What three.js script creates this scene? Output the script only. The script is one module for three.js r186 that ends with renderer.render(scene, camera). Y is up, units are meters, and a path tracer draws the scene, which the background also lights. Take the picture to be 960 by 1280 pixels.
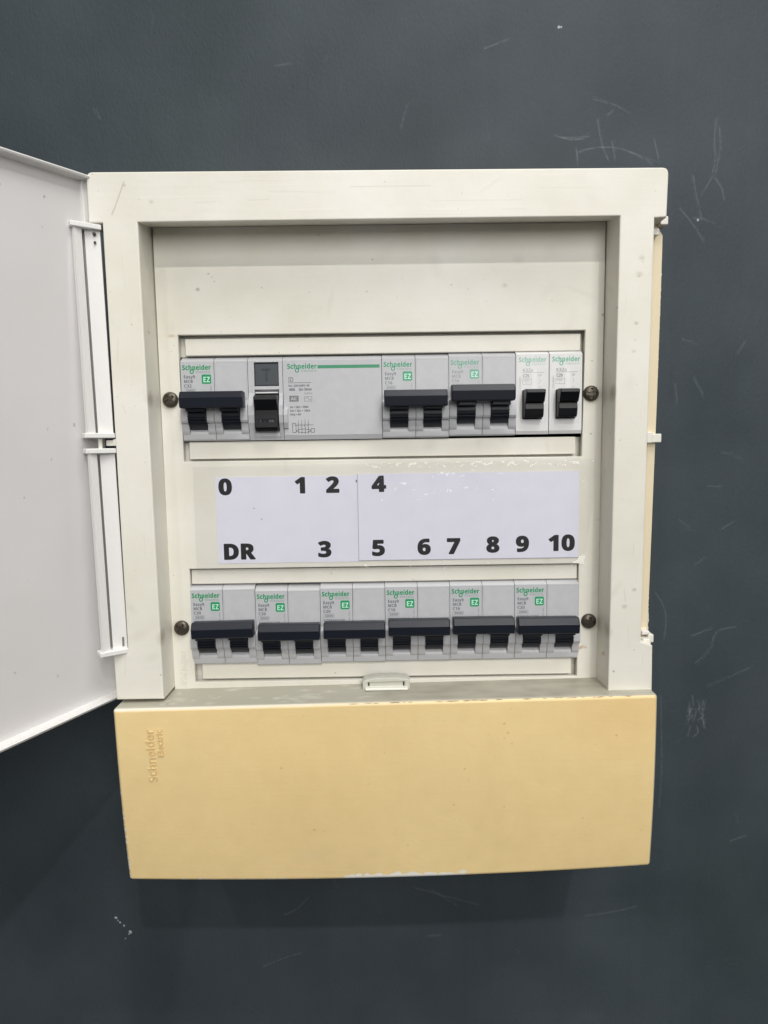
import * as THREE from 'three';
import { RoundedBoxGeometry } from 'three/addons/geometries/RoundedBoxGeometry.js';
import { mergeGeometries, mergeVertices, toCreasedNormals } from 'three/addons/utils/BufferGeometryUtils.js';
import { RectAreaLightUniformsLib } from 'three/addons/lights/RectAreaLightUniformsLib.js';
import { TextGeometry } from 'three/addons/geometries/TextGeometry.js';
import { FontLoader } from 'three/addons/loaders/FontLoader.js';
import { ImprovedNoise } from 'three/addons/math/ImprovedNoise.js';
import { Brush, Evaluator, SUBTRACTION } from 'three-bvh-csg';

// ------------------------------------------------------------------ camera, light, exposure
const MM = 0.001;
const O = new THREE.Vector3(0, 1.3, 0);                 // the centre of the upper row of switches, on the face of the cover plate
const W = (x, y, z) => new THREE.Vector3(x * MM + O.x, y * MM + O.y, z * MM + O.z);
const scene = new THREE.Scene();
const camera = new THREE.PerspectiveCamera(73.95, 0.75, 0.02, 60);
camera.position.copy(W(-0.9, -25.2, 371));
camera.rotation.order = 'YXZ';
camera.rotation.set(-0.099, -0.0028, -0.0141);
const renderer = new THREE.WebGLRenderer({ antialias: true });
renderer.toneMapping = THREE.LinearToneMapping;
renderer.toneMappingExposure = 1.0;
renderer.shadowMap.enabled = true;
RectAreaLightUniformsLib.init();
scene.background = new THREE.Color(0.06, 0.06, 0.062);   // the plain pale room behind the photographer

const LAMPS = [                                          // ceiling lamps in front of the wall: x, y, z in mm and strength
  [520, 1800, 2000, 5.0], [-10, 1800, 2000, 1.2], [-820, 1800, 2000, 2.9],
];
const PANELS = [                                         // unseen soft panels added as fill light: centre in mm, side in m, strength
  { at: [560, 2000, 880], size: 1.1, strength: 8.2, label: 'square white fill panel added high above the box, close to the wall' },
  { at: [380, 620, 2000], size: 1.1, strength: 5.4, label: 'large square white fill panel added in front of the box, above and right of the viewer' },
];

// ------------------------------------------------------------------ helpers
let seed = 7;
const rnd = () => { seed = (seed * 1664525 + 1013904223) >>> 0; return seed / 4294967296; };
const noise = new ImprovedNoise();
const names = {};
function numbered(n) { const k = names[n] = (names[n] ?? -1) + 1; return k ? `${n}_${String(k).padStart(3, '0')}` : n; }
function mesh(name, geo, mat, parent) {                  // geometry in mm -> one named mesh in metres
  const g = Array.isArray(geo) ? merge(geo) : geo;
  g.scale(MM, MM, MM);
  const m = new THREE.Mesh(g, mat); m.name = name; m.castShadow = m.receiveShadow = true;
  parent.add(m); return m;
}
function merge(list) {
  return mergeGeometries(list.map((g) => { const n = g.index ? g.toNonIndexed() : g; for (const k of Object.keys(n.attributes)) if (!['position', 'normal', 'uv'].includes(k)) n.deleteAttribute(k); return n; }));
}
function thing(name, label, category, x, y, z, group) {
  const o = new THREE.Group(); o.name = numbered(name); o.position.copy(W(x, y, z));
  o.userData = { label, category }; if (group) o.userData.group = group;
  scene.add(o); return o;
}
const box = (x0, x1, y0, y1, z0, z1) => new THREE.BoxGeometry(x1 - x0, y1 - y0, z1 - z0).translate((x0 + x1) / 2, (y0 + y1) / 2, (z0 + z1) / 2);
const rbox = (x0, x1, y0, y1, z0, z1, r = 0.6, s = 2) => new RoundedBoxGeometry(x1 - x0, y1 - y0, z1 - z0, s, r).translate((x0 + x1) / 2, (y0 + y1) / 2, (z0 + z1) / 2);
function poly(pts, holes = []) {
  const s = new THREE.Shape(pts.map((p) => new THREE.Vector2(...p)));
  for (const h of holes) s.holes.push(new THREE.Path(h.map((p) => new THREE.Vector2(...p))));
  return s;
}
function extr(shape, z0, z1, bevel = 0, seg = 2) {
  const g = new THREE.ExtrudeGeometry(shape, { depth: z1 - z0 - 2 * bevel, bevelEnabled: bevel > 0, bevelThickness: bevel, bevelSize: bevel, bevelOffset: -bevel, bevelSegments: seg, curveSegments: 10 });
  return g.translate(0, 0, z0 + bevel);
}
function prism(zy, x0, x1, bevel = 0) {                  // outline in (z, y), drawn along x
  const g = extr(poly(zy), 0, x1 - x0, bevel, 2);
  return g.rotateY(Math.PI / 2).scale(1, 1, -1).translate(x0, 0, 0).index ? g : flip(g);
}
function flip(g) {                                       // puts the winding right after a mirror
  for (const k of Object.keys(g.attributes)) {
    const a = g.attributes[k], s = a.itemSize;
    for (let i = 0; i < a.count; i += 3) for (let c = 0; c < s; c++) {
      const t = a.array[(i + 1) * s + c]; a.array[(i + 1) * s + c] = a.array[(i + 2) * s + c]; a.array[(i + 2) * s + c] = t;
    }
  }
  g.computeVertexNormals();
  return g;
}
function planar(g, x0, y0, w, h) {                       // uv from x and y of the piece itself
  const p = g.attributes.position, uv = new Float32Array(p.count * 2);
  for (let i = 0; i < p.count; i++) { uv[2 * i] = (p.getX(i) - x0) / w; uv[2 * i + 1] = (p.getY(i) - y0) / h; }
  g.setAttribute('uv', new THREE.BufferAttribute(uv, 2)); return g;
}
function canvas(w, h) { const c = document.createElement('canvas'); c.width = w; c.height = h; return [c, c.getContext('2d')]; }
function tex(c, srgb = true) { const t = new THREE.CanvasTexture(c); if (srgb) t.colorSpace = THREE.SRGBColorSpace; t.wrapS = t.wrapT = THREE.MirroredRepeatWrapping; return t; }
function noiseTex(n, f) {                                // a grey height field, mirrored at its edges
  const d = new Uint8Array(n * n * 4);
  for (let y = 0; y < n; y++) for (let x = 0; x < n; x++) {
    const v = Math.max(0, Math.min(255, 255 * f(x, y))); const i = 4 * (y * n + x);
    d[i] = d[i + 1] = d[i + 2] = v; d[i + 3] = 255;
  }
  const t = new THREE.DataTexture(d, n, n); t.magFilter = THREE.LinearFilter; t.wrapS = t.wrapT = THREE.MirroredRepeatWrapping; t.needsUpdate = true; return t;
}
const fbm = (x, y, z, o = 4) => { let s = 0, a = 0.5, f = 1; for (let i = 0; i < o; i++) { s += a * noise.noise(x * f, y * f, z + 7 * i); a *= 0.5; f *= 2.03; } return s; };
function mottle(ctx, w, h, scale, amount, z, tint = [1, 1, 1]) {   // layered tone drift over a whole canvas
  const im = ctx.getImageData(0, 0, w, h), d = im.data;
  for (let y = 0; y < h; y++) for (let x = 0; x < w; x++) {
    const v = amount * (fbm(x / scale, y / scale, z) + 0.35 * (rnd() - 0.5) * 0.5), i = 4 * (y * w + x);
    for (let c = 0; c < 3; c++) d[i + c] = Math.max(0, Math.min(255, d[i + c] + v * tint[c]));
  }
  ctx.putImageData(im, 0, 0);
}
const std = (o) => new THREE.MeshPhysicalMaterial({ roughness: 0.45, ...o });
const lin = (r, g, b) => new THREE.Color().setRGB(r, g, b);

// ------------------------------------------------------------------ the wall
const ZW = -80;
{
  const S = 2048, span = 900, k = S / span, X = (x) => (x + 450) * k, Y = (y) => (400 - y) * k;   // 900 mm of wall round the box
  const [c, g] = canvas(S, S);
  g.fillStyle = 'rgb(62,70,75)'; g.fillRect(0, 0, S, S);
  for (let i = 0; i < 60; i++) {                          // broad strokes of the paint roller
    g.globalAlpha = 0.035; g.fillStyle = i % 2 ? 'rgb(96,98,110)' : 'rgb(52,64,66)';
    g.fillRect(rnd() * S, rnd() * S, 60 + rnd() * 260, 300 + rnd() * 900);
  }
  g.globalAlpha = 1;
  mottle(g, S, S, 150, 11, 1.5, [1, 1, 1]);
  mottle(g, S, S, 420, 12, 9.5, [1, 0.8, 1.15]);
  const line = (pts, w, a, tone = '168,174,178') => {
    for (let pass = 0; pass < 4; pass++) {
      g.strokeStyle = `rgba(${tone},${a * (0.4 + 0.5 * rnd())})`; g.lineWidth = w * k * (0.4 + 0.7 * rnd()); g.lineCap = 'round';
      g.setLineDash([3 + rnd() * 30, rnd() * 7, 2 + rnd() * 14, rnd() * 10]);
      g.beginPath(); const q = pts.map(([x, y]) => [X(x + (rnd() - 0.5) * 2.2), Y(y + (rnd() - 0.5) * 2.2)]);
      g.moveTo(...q[0]);
      for (let i = 1; i < q.length - 1; i++) g.quadraticCurveTo(...q[i], (q[i][0] + q[i + 1][0]) / 2, (q[i][1] + q[i + 1][1]) / 2);
      g.lineTo(...q[q.length - 1]); g.stroke();
    }
    g.setLineDash([]);
  };
  const scratches = [[[135, 190], [148, 187], [158, 181]], [[116, 166], [131, 166]], [[112, 168], [122, 164], [134, 168]], [[126, 157], [133, 160], [150, 160], [163, 156], [174, 150]], [[126, 160], [127, 150]], [[139, 177], [141, 162], [146, 152]], [[149, 164], [150, 152]],
    [[175, 164], [179, 151]], [[160, 157], [168, 154], [176, 151]], [[214, 177], [213, 164], [215, 152], [213, 144]], [[216, 171], [218, 161], [215, 147], [214, 143]], [[214, 141], [219, 136], [220, 127]], [[213, 142], [208, 134], [205, 130]],
    [[200, 142], [202, 130], [206, 116]], [[192, 122], [201, 113], [208, 102]], [[201, 116], [208, 116], [215, 113]], [[145, 179], [148, 182]],
    [[224, -34], [231, -34], [237, -38]], [[216, -55], [224, -57]], [[226, -85], [234, -80]], [[209, -109], [216, -104]], [[212, -177], [222, -169], [224, -154], [238, -152]], [[208, -158], [222, -152]], [[220, -193], [251, -180]], [[239, -306], [251, -302]],
    [[-74, -356], [-65, -352], [-57, -342]], [[-90, -394], [-77, -389], [-62, -384]], [[19, -337], [42, -344], [64, -351]], [[30, -338], [48, -350]], [[138, -360], [161, -357], [175, -353]], [[27, -373], [37, -373]], [[-178, 188], [-175, 182]], [[-63, 211], [-53, 213]], [[14, 173], [19, 188]], [[67, 220], [82, 225]],
    [[183, -127], [192, -138], [190, -160]], [[198, -78], [205, -84]], [[188, -200], [191, -251], [189, -280]], [[232, 30], [238, 38]], [[205, 15], [212, 3]], [[192, 12], [194, -2]], [[196, 40], [205, 38]]];
  for (const s of scratches) line(s, 0.65, 0.15);
  for (let i = 0; i < 16; i++) { const x = 206 + rnd() * 14, y = -198 - rnd() * 26; line([[x, y], [x + rnd() * 7 - 3, y - 3 - rnd() * 5], [x + rnd() * 6 - 3, y - 7]], 0.6, 0.17); }
  for (let i = 0; i < 60; i++) { const x = -290 + rnd() * 580, y = -440 + rnd() * 700, l = 2 + rnd() * 9, a = rnd() * 6.3; line([[x, y], [x + l * 0.6 * Math.cos(a), y + l * 0.6 * Math.sin(a)], [x + l * Math.cos(a + 0.3), y + l * Math.sin(a + 0.3)]], 0.45, 0.06); }
  for (const [x, y, r] of [[-193.2, -355.5, 1.1], [-192, -357.5, 0.6], [-190.5, -359.1, 0.8], [-187.8, -361.6, 0.8], [-183.6, -366.5, 1.3], [-184.6, -368, 0.6], [-187.2, -371.3, 0.5], [113.5, 232, 0.9], [115, 232, 0.7], [204, 115, 0.8]]) {
    g.fillStyle = 'rgba(206,210,212,0.85)'; g.beginPath(); g.ellipse(X(x), Y(y), r * k, r * k * 0.8, rnd() * 3, 0, 7); g.fill();
  }
  for (let i = 0; i < 260; i++) { g.fillStyle = `rgba(190,196,198,${0.05 + 0.12 * rnd()})`; g.beginPath(); g.arc(rnd() * S, rnd() * S, k * (0.15 + 0.3 * rnd()), 0, 7); g.fill(); }
  const t = tex(c);
  const bump = noiseTex(512, (x, y) => 0.5 + 0.5 * fbm(x / 5, y / 9, 3.3, 3) + 0.35 * fbm(x / 30, y / 60, 8, 2));
  const geo = planar(box(-2600, 2600, -1290, 2300, ZW - 60, ZW), -450, -500, span, span);
  bump.repeat.set(6, 6);
  const m = mesh('wall', geo, std({ map: t, roughness: 0.6, specularIntensity: 0.35, bumpMap: bump, bumpScale: 0.00028 }), scene);
  m.position.copy(O); m.userData.kind = 'structure';
}

// ------------------------------------------------------------------ materials of the box
const grainBump = noiseTex(512, (x, y) => 0.5 + 0.5 * fbm(x / 6, y / 6, 5, 3) + 0.4 * fbm(x / 70, y / 4, 2, 2));
function creamTexture() {                                // cream paint of frame and cover plate: 310 x 290 mm, with handling marks
  const w = 1240, h = 1160, k = 4, [c, g] = canvas(w, h), X = (x) => (x + 155) * k, Y = (y) => (120 - y) * k;
  g.fillStyle = 'rgb(226,223,212)'; g.fillRect(0, 0, w, h);
  mottle(g, w, h, 90, 9, 4.2, [0.8, 0.9, 1.3]); mottle(g, w, h, 340, 12, 12.2, [0.9, 0.9, 1.4]);
  const smear = (x, y, rx, ry, tone, a, turn = 0) => { const r = Math.max(rx, ry) * k; g.save(); g.translate(X(x), Y(y)); g.rotate(turn); g.scale(rx * k / r, ry * k / r); const q = g.createRadialGradient(0, 0, 0, 0, 0, r); q.addColorStop(0, `rgba(${tone},${a})`); q.addColorStop(1, `rgba(${tone},0)`); g.fillStyle = q; g.fillRect(-r, -r, 2 * r, 2 * r); g.restore(); };
  for (let i = 0; i < 70; i++) smear(-140 + rnd() * 280, -150 + rnd() * 255, 2 + rnd() * 9, 1 + rnd() * 4, i % 3 ? '170,164,146' : '236,228,222', 0.05 + rnd() * 0.10, rnd() * 3);
  for (let i = 0; i < 60; i++) {                          // faint brush and rub lines along the top rail and stiles
    const top = i < 30, x = top ? -130 + rnd() * 250 : (rnd() < 0.5 ? -138 + rnd() * 14 : 122 + rnd() * 15), y = top ? 88 + rnd() * 20 : -140 + rnd() * 220;
    g.strokeStyle = i % 2 ? `rgba(150,146,132,${0.05 + 0.14 * rnd()})` : `rgba(244,241,232,${0.1 + 0.2 * rnd()})`; g.lineWidth = 0.6 + rnd() * 1.6;
    g.beginPath(); g.moveTo(X(x), Y(y)); g.lineTo(X(x + (top ? 6 + rnd() * 40 : (rnd() - 0.5) * 3)), Y(y + (top ? (rnd() - 0.5) : -4 - rnd() * 14))); g.stroke();
  }
  for (const [x, y, r, a] of [[-97, 58, 1.5, 0.5], [-91, 66, 0.9, 0.4], [-88, 62, 0.7, 0.3], [66, 58, 2, 0.2], [118.5, 42, 1.2, 0.5], [129, 34, 1.4, 0.35], [131, 66, 2.2, 0.2], [130, 58, 2.4, 0.2], [128, 20, 1.4, 0.2], [-126, 104, 1.2, 0.25], [-113, 96, 1.6, 0.18], [-114, 4, 1, 0.2], [113, -21, 0.9, 0.4], [131, -103, 1.6, 0.3], [126, -112, 2, 0.25], [112, -140, 0.8, 0.5], [121, -147, 1, 0.5], [113, 18, 0.7, 0.5]]) smear(x, y, r, r * 0.8, '96,88,70', a);
  smear(109, -140, 4, 1.3, '168,112,74', 0.55, -0.4); smear(-112, 34, 3, 1.2, '150,110,70', 0.35);
  for (const x of [-114, 113]) for (const y of [0.4, -125]) smear(x + (x > 0 ? 1.5 : -1.5), y - 0.6, 6.2, 5.4, '120,104,78', 0.42);
  g.strokeStyle = 'rgba(130,128,118,0.35)'; g.lineWidth = 2; g.beginPath(); g.moveTo(X(-126), Y(106)); g.lineTo(X(-131), Y(94)); g.lineTo(X(-133), Y(90)); g.stroke();
  for (let i = 0; i < 220; i++) { g.fillStyle = `rgba(110,100,80,${0.08 + 0.3 * rnd()})`; g.beginPath(); g.arc(rnd() * w, rnd() * h, 0.5 + rnd() * 1.3, 0, 7); g.fill(); }
  return tex(c);
}
const creamMap = creamTexture();
const cream = std({ map: creamMap, roughness: 0.46, bumpMap: grainBump, bumpScale: 0.00008 });
const creamUV = (g) => planar(g, -155, -170, 310, 290);
const yellowed = std({ color: lin(0.76, 0.66, 0.47), roughness: 0.5, bumpMap: grainBump, bumpScale: 0.0001 });
const whitePlastic = std({ color: lin(0.78, 0.77, 0.755), roughness: 0.4, bumpMap: grainBump, bumpScale: 0.00005 });
const paleLug = std({ color: lin(0.74, 0.72, 0.66), roughness: 0.5 });
const dark = std({ color: lin(0.012, 0.012, 0.012), roughness: 0.8 });
const font = await new FontLoader().loadAsync('fonts/droid/droid_sans_bold.typeface.json');
const fontThin = await new FontLoader().loadAsync('fonts/droid/droid_sans_regular.typeface.json');
function raised(text, f, size, length, depth) {          // raised lettering, fitted to a length, from the origin along x
  const g = new TextGeometry(text, { font: f, size, depth, curveSegments: 4, bevelEnabled: true, bevelThickness: 0.12, bevelSize: 0.08, bevelSegments: 2 });
  g.computeBoundingBox(); const b = g.boundingBox;
  return g.translate(-b.min.x, 0, 0).scale(length / (b.max.x - b.min.x), 1, 1);
}

// ------------------------------------------------------------------ the distribution box
const board = thing('distribution_box', 'cream wall-mounted distribution box with open white door and yellowed lower cover', 'distribution box', 0, 0, 0);
{
  // back body: a ring of walls from the wall to just behind the front frame, and a floor
  mesh('body', [
    extr(poly([[-143.2, 109], [142, 108.4], [142.6, 86], [146, 80], [145.9, 60], [145.2, -4], [143.7, -98], [143, -134], [141, -138], [141, -156], [136, -156], [136, 104], [-120, 104], [-120, 109]]), ZW, 8),
    box(-143.2, -136.8, -156, 108.5, ZW, -6),
    box(-136.6, 135.8, -145.8, 103.8, ZW + 0.5, ZW + 4),
  ], yellowed, board).userData.label = 'yellowed side wall of the box body';

  // front frame: a raised surround, open at the bottom, notched at both sides for the hinge
  const R = (x, y, dx, dy) => { const o = []; for (let i = 0; i <= 5; i++) { const a = i / 5 * Math.PI / 2; o.push([x + dx * (1 - Math.sin(a)) * 3, y + dy * (1 - Math.cos(a)) * 3]); } return o; };
  const TL = R(-144.7, 110.6, 1, -1).map(([x, y]) => [x, y]).reverse(), TR = R(143.4, 109.3, -1, -1);
  const outline = [...TL.reverse(), ...TR.reverse().map(([x, y]) => [x, y])];
  const ordered = [[-144.7, 107.6], [-144.2, 109.3], [-143.2, 110.3], [-141.7, 110.6], [140.4, 109.3], [142, 109], [143, 108], [143.4, 106.4],
    [143, 85.6], [137, 85.2], [135.2, -131], [139.8, -132.6], [141.4, -133.4], [141.7, -158.5],
    [118.2, -158.5], [119.7, 86.3], [-120.3, 86.3], [-118.5, -158.5], [-143.6, -158.5], [-144, -133.4], [-136.3, -132.6], [-137.8, 86.2], [-144.5, 86.6]];
  const fg = extr(poly(ordered), -3, 20, 0.7, 3);
  const fp = fg.attributes.position;
  for (let i = 0; i < fp.count; i++) {                    // the underside of the top rail slopes up towards the cover plate
    const x = fp.getX(i), y = fp.getY(i), z = fp.getZ(i);
    if (y > 84 && y < 88 && Math.abs(x) < 121) fp.setY(i, y + 4.1 * (1 - Math.max(0, z) / 20));
  }
  fg.computeVertexNormals();
  creamUV(fg);
  for (let i = 0, n = fg.attributes.normal, u = fg.attributes.uv; i < fp.count; i++) {   // the side faces unfold, so that marks do not smear along the depth
    if (Math.abs(n.getX(i)) > 0.7) u.setX(i, u.getX(i) + (20 - fp.getZ(i)) * Math.sign(n.getX(i)) / 310);
    else if (Math.abs(n.getY(i)) > 0.7) u.setY(i, u.getY(i) + (20 - fp.getZ(i)) * Math.sign(n.getY(i)) / 290);
  }
  mesh('front_frame', fg, cream, board);

  // cover plate with its two switch openings
  const op1 = [[-108.6, 34.4], [109.2, 34.2], [108.2, -33.2], [-108.2, -33]].reverse(), op2 = [[-107.8, -92.2], [107.6, -92.2], [107.3, -156.4], [-107, -156.6]].reverse();
  mesh('cover_plate', creamUV(extr(poly([[-119.6, 90], [119.2, 89.9], [118.6, -160.6], [-119, -161.4]], [op1, op2]), -3.2, 0, 0.35, 2)), cream, board);
  // opening side walls behind the plate keep the inside dark and closed
  mesh('inner_tray', [box(-112, 112, 37, 39, -40, -3.4), box(-112, 112, -160, -158, -40, -3.4), box(-114, -112, -160, 39, -40, -3.4), box(112, 114, -160, 39, -40, -3.4), box(-112, 112, -90, -36, -40, -38), box(-114, 114, -160, 39, -42, -40)], dark, board);

  // filler strips above and below the switches
  const strip = (x0, x1, y0, y1, slope = 0) => {
    const g = rbox(x0, x1, y0, y1, -6, -2.2, 0.5);
    if (slope) { const p = g.attributes.position; for (let i = 0; i < p.count; i++) p.setY(i, p.getY(i) + slope * p.getX(i)); }
    mesh('filler_strip', creamUV(g), cream, board);
  };
  strip(-105.6, 107.4, 23.7, 32.6); strip(-105.6, 105.4, -31.9, -22.4); strip(-107.4, 107.2, -101.2, -93.0); strip(-103.6, 104.6, -155.6, -146.6);
  for (const [x, y0, y1] of [[-106.6, 23.8, 33.8], [108.3, 23.8, 33.8], [-106.9, -32.6, -24], [106.8, -32.6, -24], [-105.3, -156, -147.4], [105.9, -156, -147.4]]) void x;
  mesh('strip_bed', [box(-111, 111, 23.5, 36, -9, -6.3), box(-111, 111, -36, -22.6, -9, -6.3), box(-111, 111, -101.5, -90, -9, -6.3), box(-111, 111, -158, -147.1, -9, -6.3)].map(creamUV), cream, board);

  // raised lettering on the cover plate
  mesh('raised_lettering', creamUV(raised('mini pragma', font, 3.6, 19, 0.2).rotateZ(Math.PI / 2).translate(-111.6, -157, -0.05)), cream, board);

  // cross-head screws
  const metal = std({ color: lin(0.10, 0.085, 0.068), metalness: 0.7, roughness: 0.4, bumpMap: grainBump, bumpScale: 0.0002 });
  const ev = new Evaluator(); ev.attributes = ['position', 'normal'];
  const head = new THREE.LatheGeometry([[0, 1.9], [1.8, 1.8], [3.2, 1.45], [3.9, 0.9], [4.2, 0.1], [4.2, -2], [0, -2]].map((p) => new THREE.Vector2(...p)).reverse(), 28);
  head.rotateX(Math.PI / 2);
  let br = new Brush(head); br.updateMatrixWorld();
  for (const a of [0.5, 0.5 + Math.PI / 2]) { const b = new Brush(new THREE.BoxGeometry(5.6, 1.5, 3).rotateZ(a).translate(0, 0, 1.9)); b.updateMatrixWorld(); br = ev.evaluate(br, b, SUBTRACTION); }
  const hg = br.geometry; hg.computeVertexNormals();
  const creased = toCreasedNormals(hg.index ? hg.toNonIndexed() : hg, 0.6).scale(MM, MM, MM);
  [[-113.9, 0.3, 0.2], [112.6, 0.6, 1.1], [-113.3, -125.2, 0.5], [113.3, -124.7, 0.9]].forEach(([x, y, a]) => {
    const m = new THREE.Mesh(creased, metal); m.name = 'screw'; m.position.set(x * MM, y * MM, 0.6 * MM); m.rotation.z = a; m.castShadow = m.receiveShadow = true; board.add(m);
  });

  // hinge lugs in the right-hand notch, and the ragged paint along that edge
  mesh('hinge_lug', [rbox(143.3, 147.2, 84.4, 88.6, -4, 12, 0.5), rbox(139, 142.4, 79, 82.4, 6, 13, 0.6)], paleLug, board);
  mesh('hinge_lug', [rbox(138.4, 141.6, -26.4, -20.6, 5, 13, 0.5), rbox(142, 147, -26.2, -21.6, -4, 11, 0.5)], paleLug, board);
  mesh('hinge_lug', [rbox(138, 142.2, -135.5, -131, 5, 16, 0.6), rbox(138.4, 142.4, -129.4, -127.2, 5, 13, 0.5), rbox(142, 145.2, -134, -129.6, 2, 12, 0.5)], paleLug, board);
  const flakes = [];
  const flakeAt = (x, y, z, s) => { const g = new THREE.IcosahedronGeometry(1, 1), p = g.attributes.position; for (let i = 0; i < p.count; i++) { const n = 1 + 0.5 * noise.noise(p.getX(i) * 2 + x, p.getY(i) * 2 + y, p.getZ(i) * 2); p.setXYZ(i, p.getX(i) * n * 0.5 * s, p.getY(i) * n * (1.2 + rnd()) * s, p.getZ(i) * n * s); } g.computeVertexNormals(); flakes.push(g.translate(x, y, z)); };
  for (let i = 0; i < 26; i++) flakeAt(145.9 - 0.022 * i, 60 - i * 2.2 + rnd() * 2, 7, 0.35 + 0.5 * rnd());
  for (let i = 0; i < 12; i++) flakeAt(143.5, -104 - i * 2.1, 7, 0.5 + 0.5 * rnd());
  for (let i = 0; i < 40; i++) flakeAt(145.9 - 0.05 * i, 70 - i * 4.6 + rnd() * 2, 6.5, 0.15 + 0.25 * rnd());
  mesh('paint_flakes', flakes, std({ color: lin(0.78, 0.77, 0.74), roughness: 0.6 }), board).userData.kind = 'stuff';
}

// ------------------------------------------------------------------ the yellowed lower cover
{
  const xs = [], ys = [], hw = 142.7, hh = 49.6, r = 2.2;
  const dense = (h, n) => { const o = []; for (const t of [0, 0.25, 0.5, 0.75, 1]) o.push(-h + r * t); for (let i = 1; i < n; i++) o.push(-h + r + (2 * h - 2 * r) * i / n); for (const t of [1, 0.75, 0.5, 0.25, 0]) o.push(h - r * t); return o; };
  const hd = 43.5, X = dense(hw, 28), Y = dense(hh, 14), Z = dense(hd, 6), pos = [], idx = [];
  const face = (A, B, f) => { const o = pos.length / 3; for (const b of B) for (const a of A) pos.push(...f(a, b)); for (let j = 0; j < B.length - 1; j++) for (let i = 0; i < A.length - 1; i++) { const p = o + j * A.length + i; idx.push(p, p + 1, p + A.length + 1, p, p + A.length + 1, p + A.length); } };
  face(X, Y, (a, b) => [a, b, hd]); face([...X].reverse(), Y, (a, b) => [a, b, -hd]);
  face([...Z].reverse(), Y, (a, b) => [hw, b, a]); face(Z, Y, (a, b) => [-hw, b, a]);
  face(X, [...Z].reverse(), (a, b) => [a, hh, b]); face(X, Z, (a, b) => [a, -hh, b]);
  let g = new THREE.BufferGeometry(); g.setAttribute('position', new THREE.Float32BufferAttribute(pos, 3)); g.setIndex(idx);
  g = mergeVertices(g, 1e-3);
  const p = g.attributes.position, uv = new Float32Array(p.count * 2), q = new THREE.Vector3(), n = new THREE.Vector3();
  for (let i = 0; i < p.count; i++) {
    const x0 = p.getX(i), y0 = p.getY(i), z0 = p.getZ(i);
    q.set(Math.max(-hw + r, Math.min(hw - r, x0)), Math.max(-hh + r, Math.min(hh - r, y0)), Math.max(-hd + r, Math.min(hd - r, z0)));
    n.set(x0, y0, z0).sub(q).normalize(); q.addScaledVector(n, r);
    // unfolded: the texture runs on over the edges
    const fz = hd - z0, side = Math.abs(x0) > hw - 1e-3, cap = Math.abs(y0) > hh - 1e-3;
    const u = x0 + (side ? Math.sign(x0) * fz : 0), v = y0 + (cap ? Math.sign(y0) * fz : 0);
    uv[2 * i] = (u + 170) / 340; uv[2 * i + 1] = (v + 85) / 170;
    const s = (q.y + hh) / (2 * hh), f = (q.z + hd) / (2 * hd);
    const bow = 1 - (q.x / hw) ** 2;
    const z = q.z + f * (6.2 * s + 1.6 * Math.sin(Math.PI * s) - 0.4) - 21.5 - hd + 43.5 + (1 - f) * (-16);
    p.setXYZ(i, q.x * (1 - 0.002 * (1 - s)), q.y - 3.2 * bow * (1 - s) * (1 - s), z);
  }
  g.setAttribute('uv', new THREE.BufferAttribute(uv, 2)); g.computeVertexNormals();
  g.rotateZ(0.0123).translate(0, -208.4, 0);
  // print of the surface: yellowed front, paler rims, grey grime on the top, chips of paint
  const w = 2040, h = 1020, k = 6, [c, x2] = canvas(w, h), CX = (x) => (x + 170) * k, CY = (y) => (85 - y) * k;
  x2.fillStyle = 'rgb(239,212,155)'; x2.fillRect(0, 0, w, h);
  mottle(x2, w, h, 300, 9, 31, [1, 1, 0.7]); mottle(x2, w, h, 60, 5, 17, [1, 1, 1.2]);
  const blob = (x, y, rx, ry, tone, a) => { const rr = Math.max(rx, ry) * k; x2.save(); x2.translate(CX(x), CY(y)); x2.scale(rx * k / rr, ry * k / rr); const t = x2.createRadialGradient(0, 0, 0, 0, 0, rr); t.addColorStop(0, `rgba(${tone},${a})`); t.addColorStop(1, `rgba(${tone},0)`); x2.fillStyle = t; x2.fillRect(-rr, -rr, 2 * rr, 2 * rr); x2.restore(); };
  blob(125, 40, 42, 30, '228,182,122', 0.25); blob(30, 0, 46, 60, '232,208,158', 0.25); blob(-40, 10, 60, 60, '214,184,128', 0.25); blob(-40, -35, 14, 7, '226,204,158', 0.4);
  for (const [a, b, t] of [[-56, 15, 0.5], [-40, -20, 0.5], [-35, -21, 0.25], [62, 36, 0.5], [64, 31, 0.45], [66, 25, 0.3], [62, 28, 0.25], [121, 28, 0.5], [41, 12, 0.4], [43, 6, 0.2], [35, -8, 0.35], [62, -10, 0.25], [10, -30, 0.3], [104, -18, 0.3], [-10, 5, 0.2]]) blob(a, b, 1.0, 0.8, '140,108,64', t * 0.7);
  for (let i = 0; i < 120; i++) { x2.fillStyle = `rgba(120,90,50,${0.03 + 0.12 * rnd()})`; x2.beginPath(); x2.arc(CX(-140 + rnd() * 280), CY(-48 + rnd() * 94), 0.6 + rnd() * 1.8, 0, 7); x2.fill(); }
  x2.fillStyle = 'rgb(172,169,154)'; x2.fillRect(0, 0, w, CY(hh + 0.1)); x2.fillRect(0, 0, CX(-hw + 0.7), h); x2.fillRect(CX(hw - 0.9), 0, w, h);
  { const t = x2.createLinearGradient(CX(-hw), 0, CX(hw), 0); t.addColorStop(0, 'rgba(222,217,200,1)'); t.addColorStop(0.35, 'rgba(220,212,190,0.9)'); t.addColorStop(0.75, 'rgba(214,190,140,0.15)'); t.addColorStop(1, 'rgba(214,190,140,0)'); x2.fillStyle = t; x2.fillRect(0, CY(hh + 0.8), w, 2.2 * k); }
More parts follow.
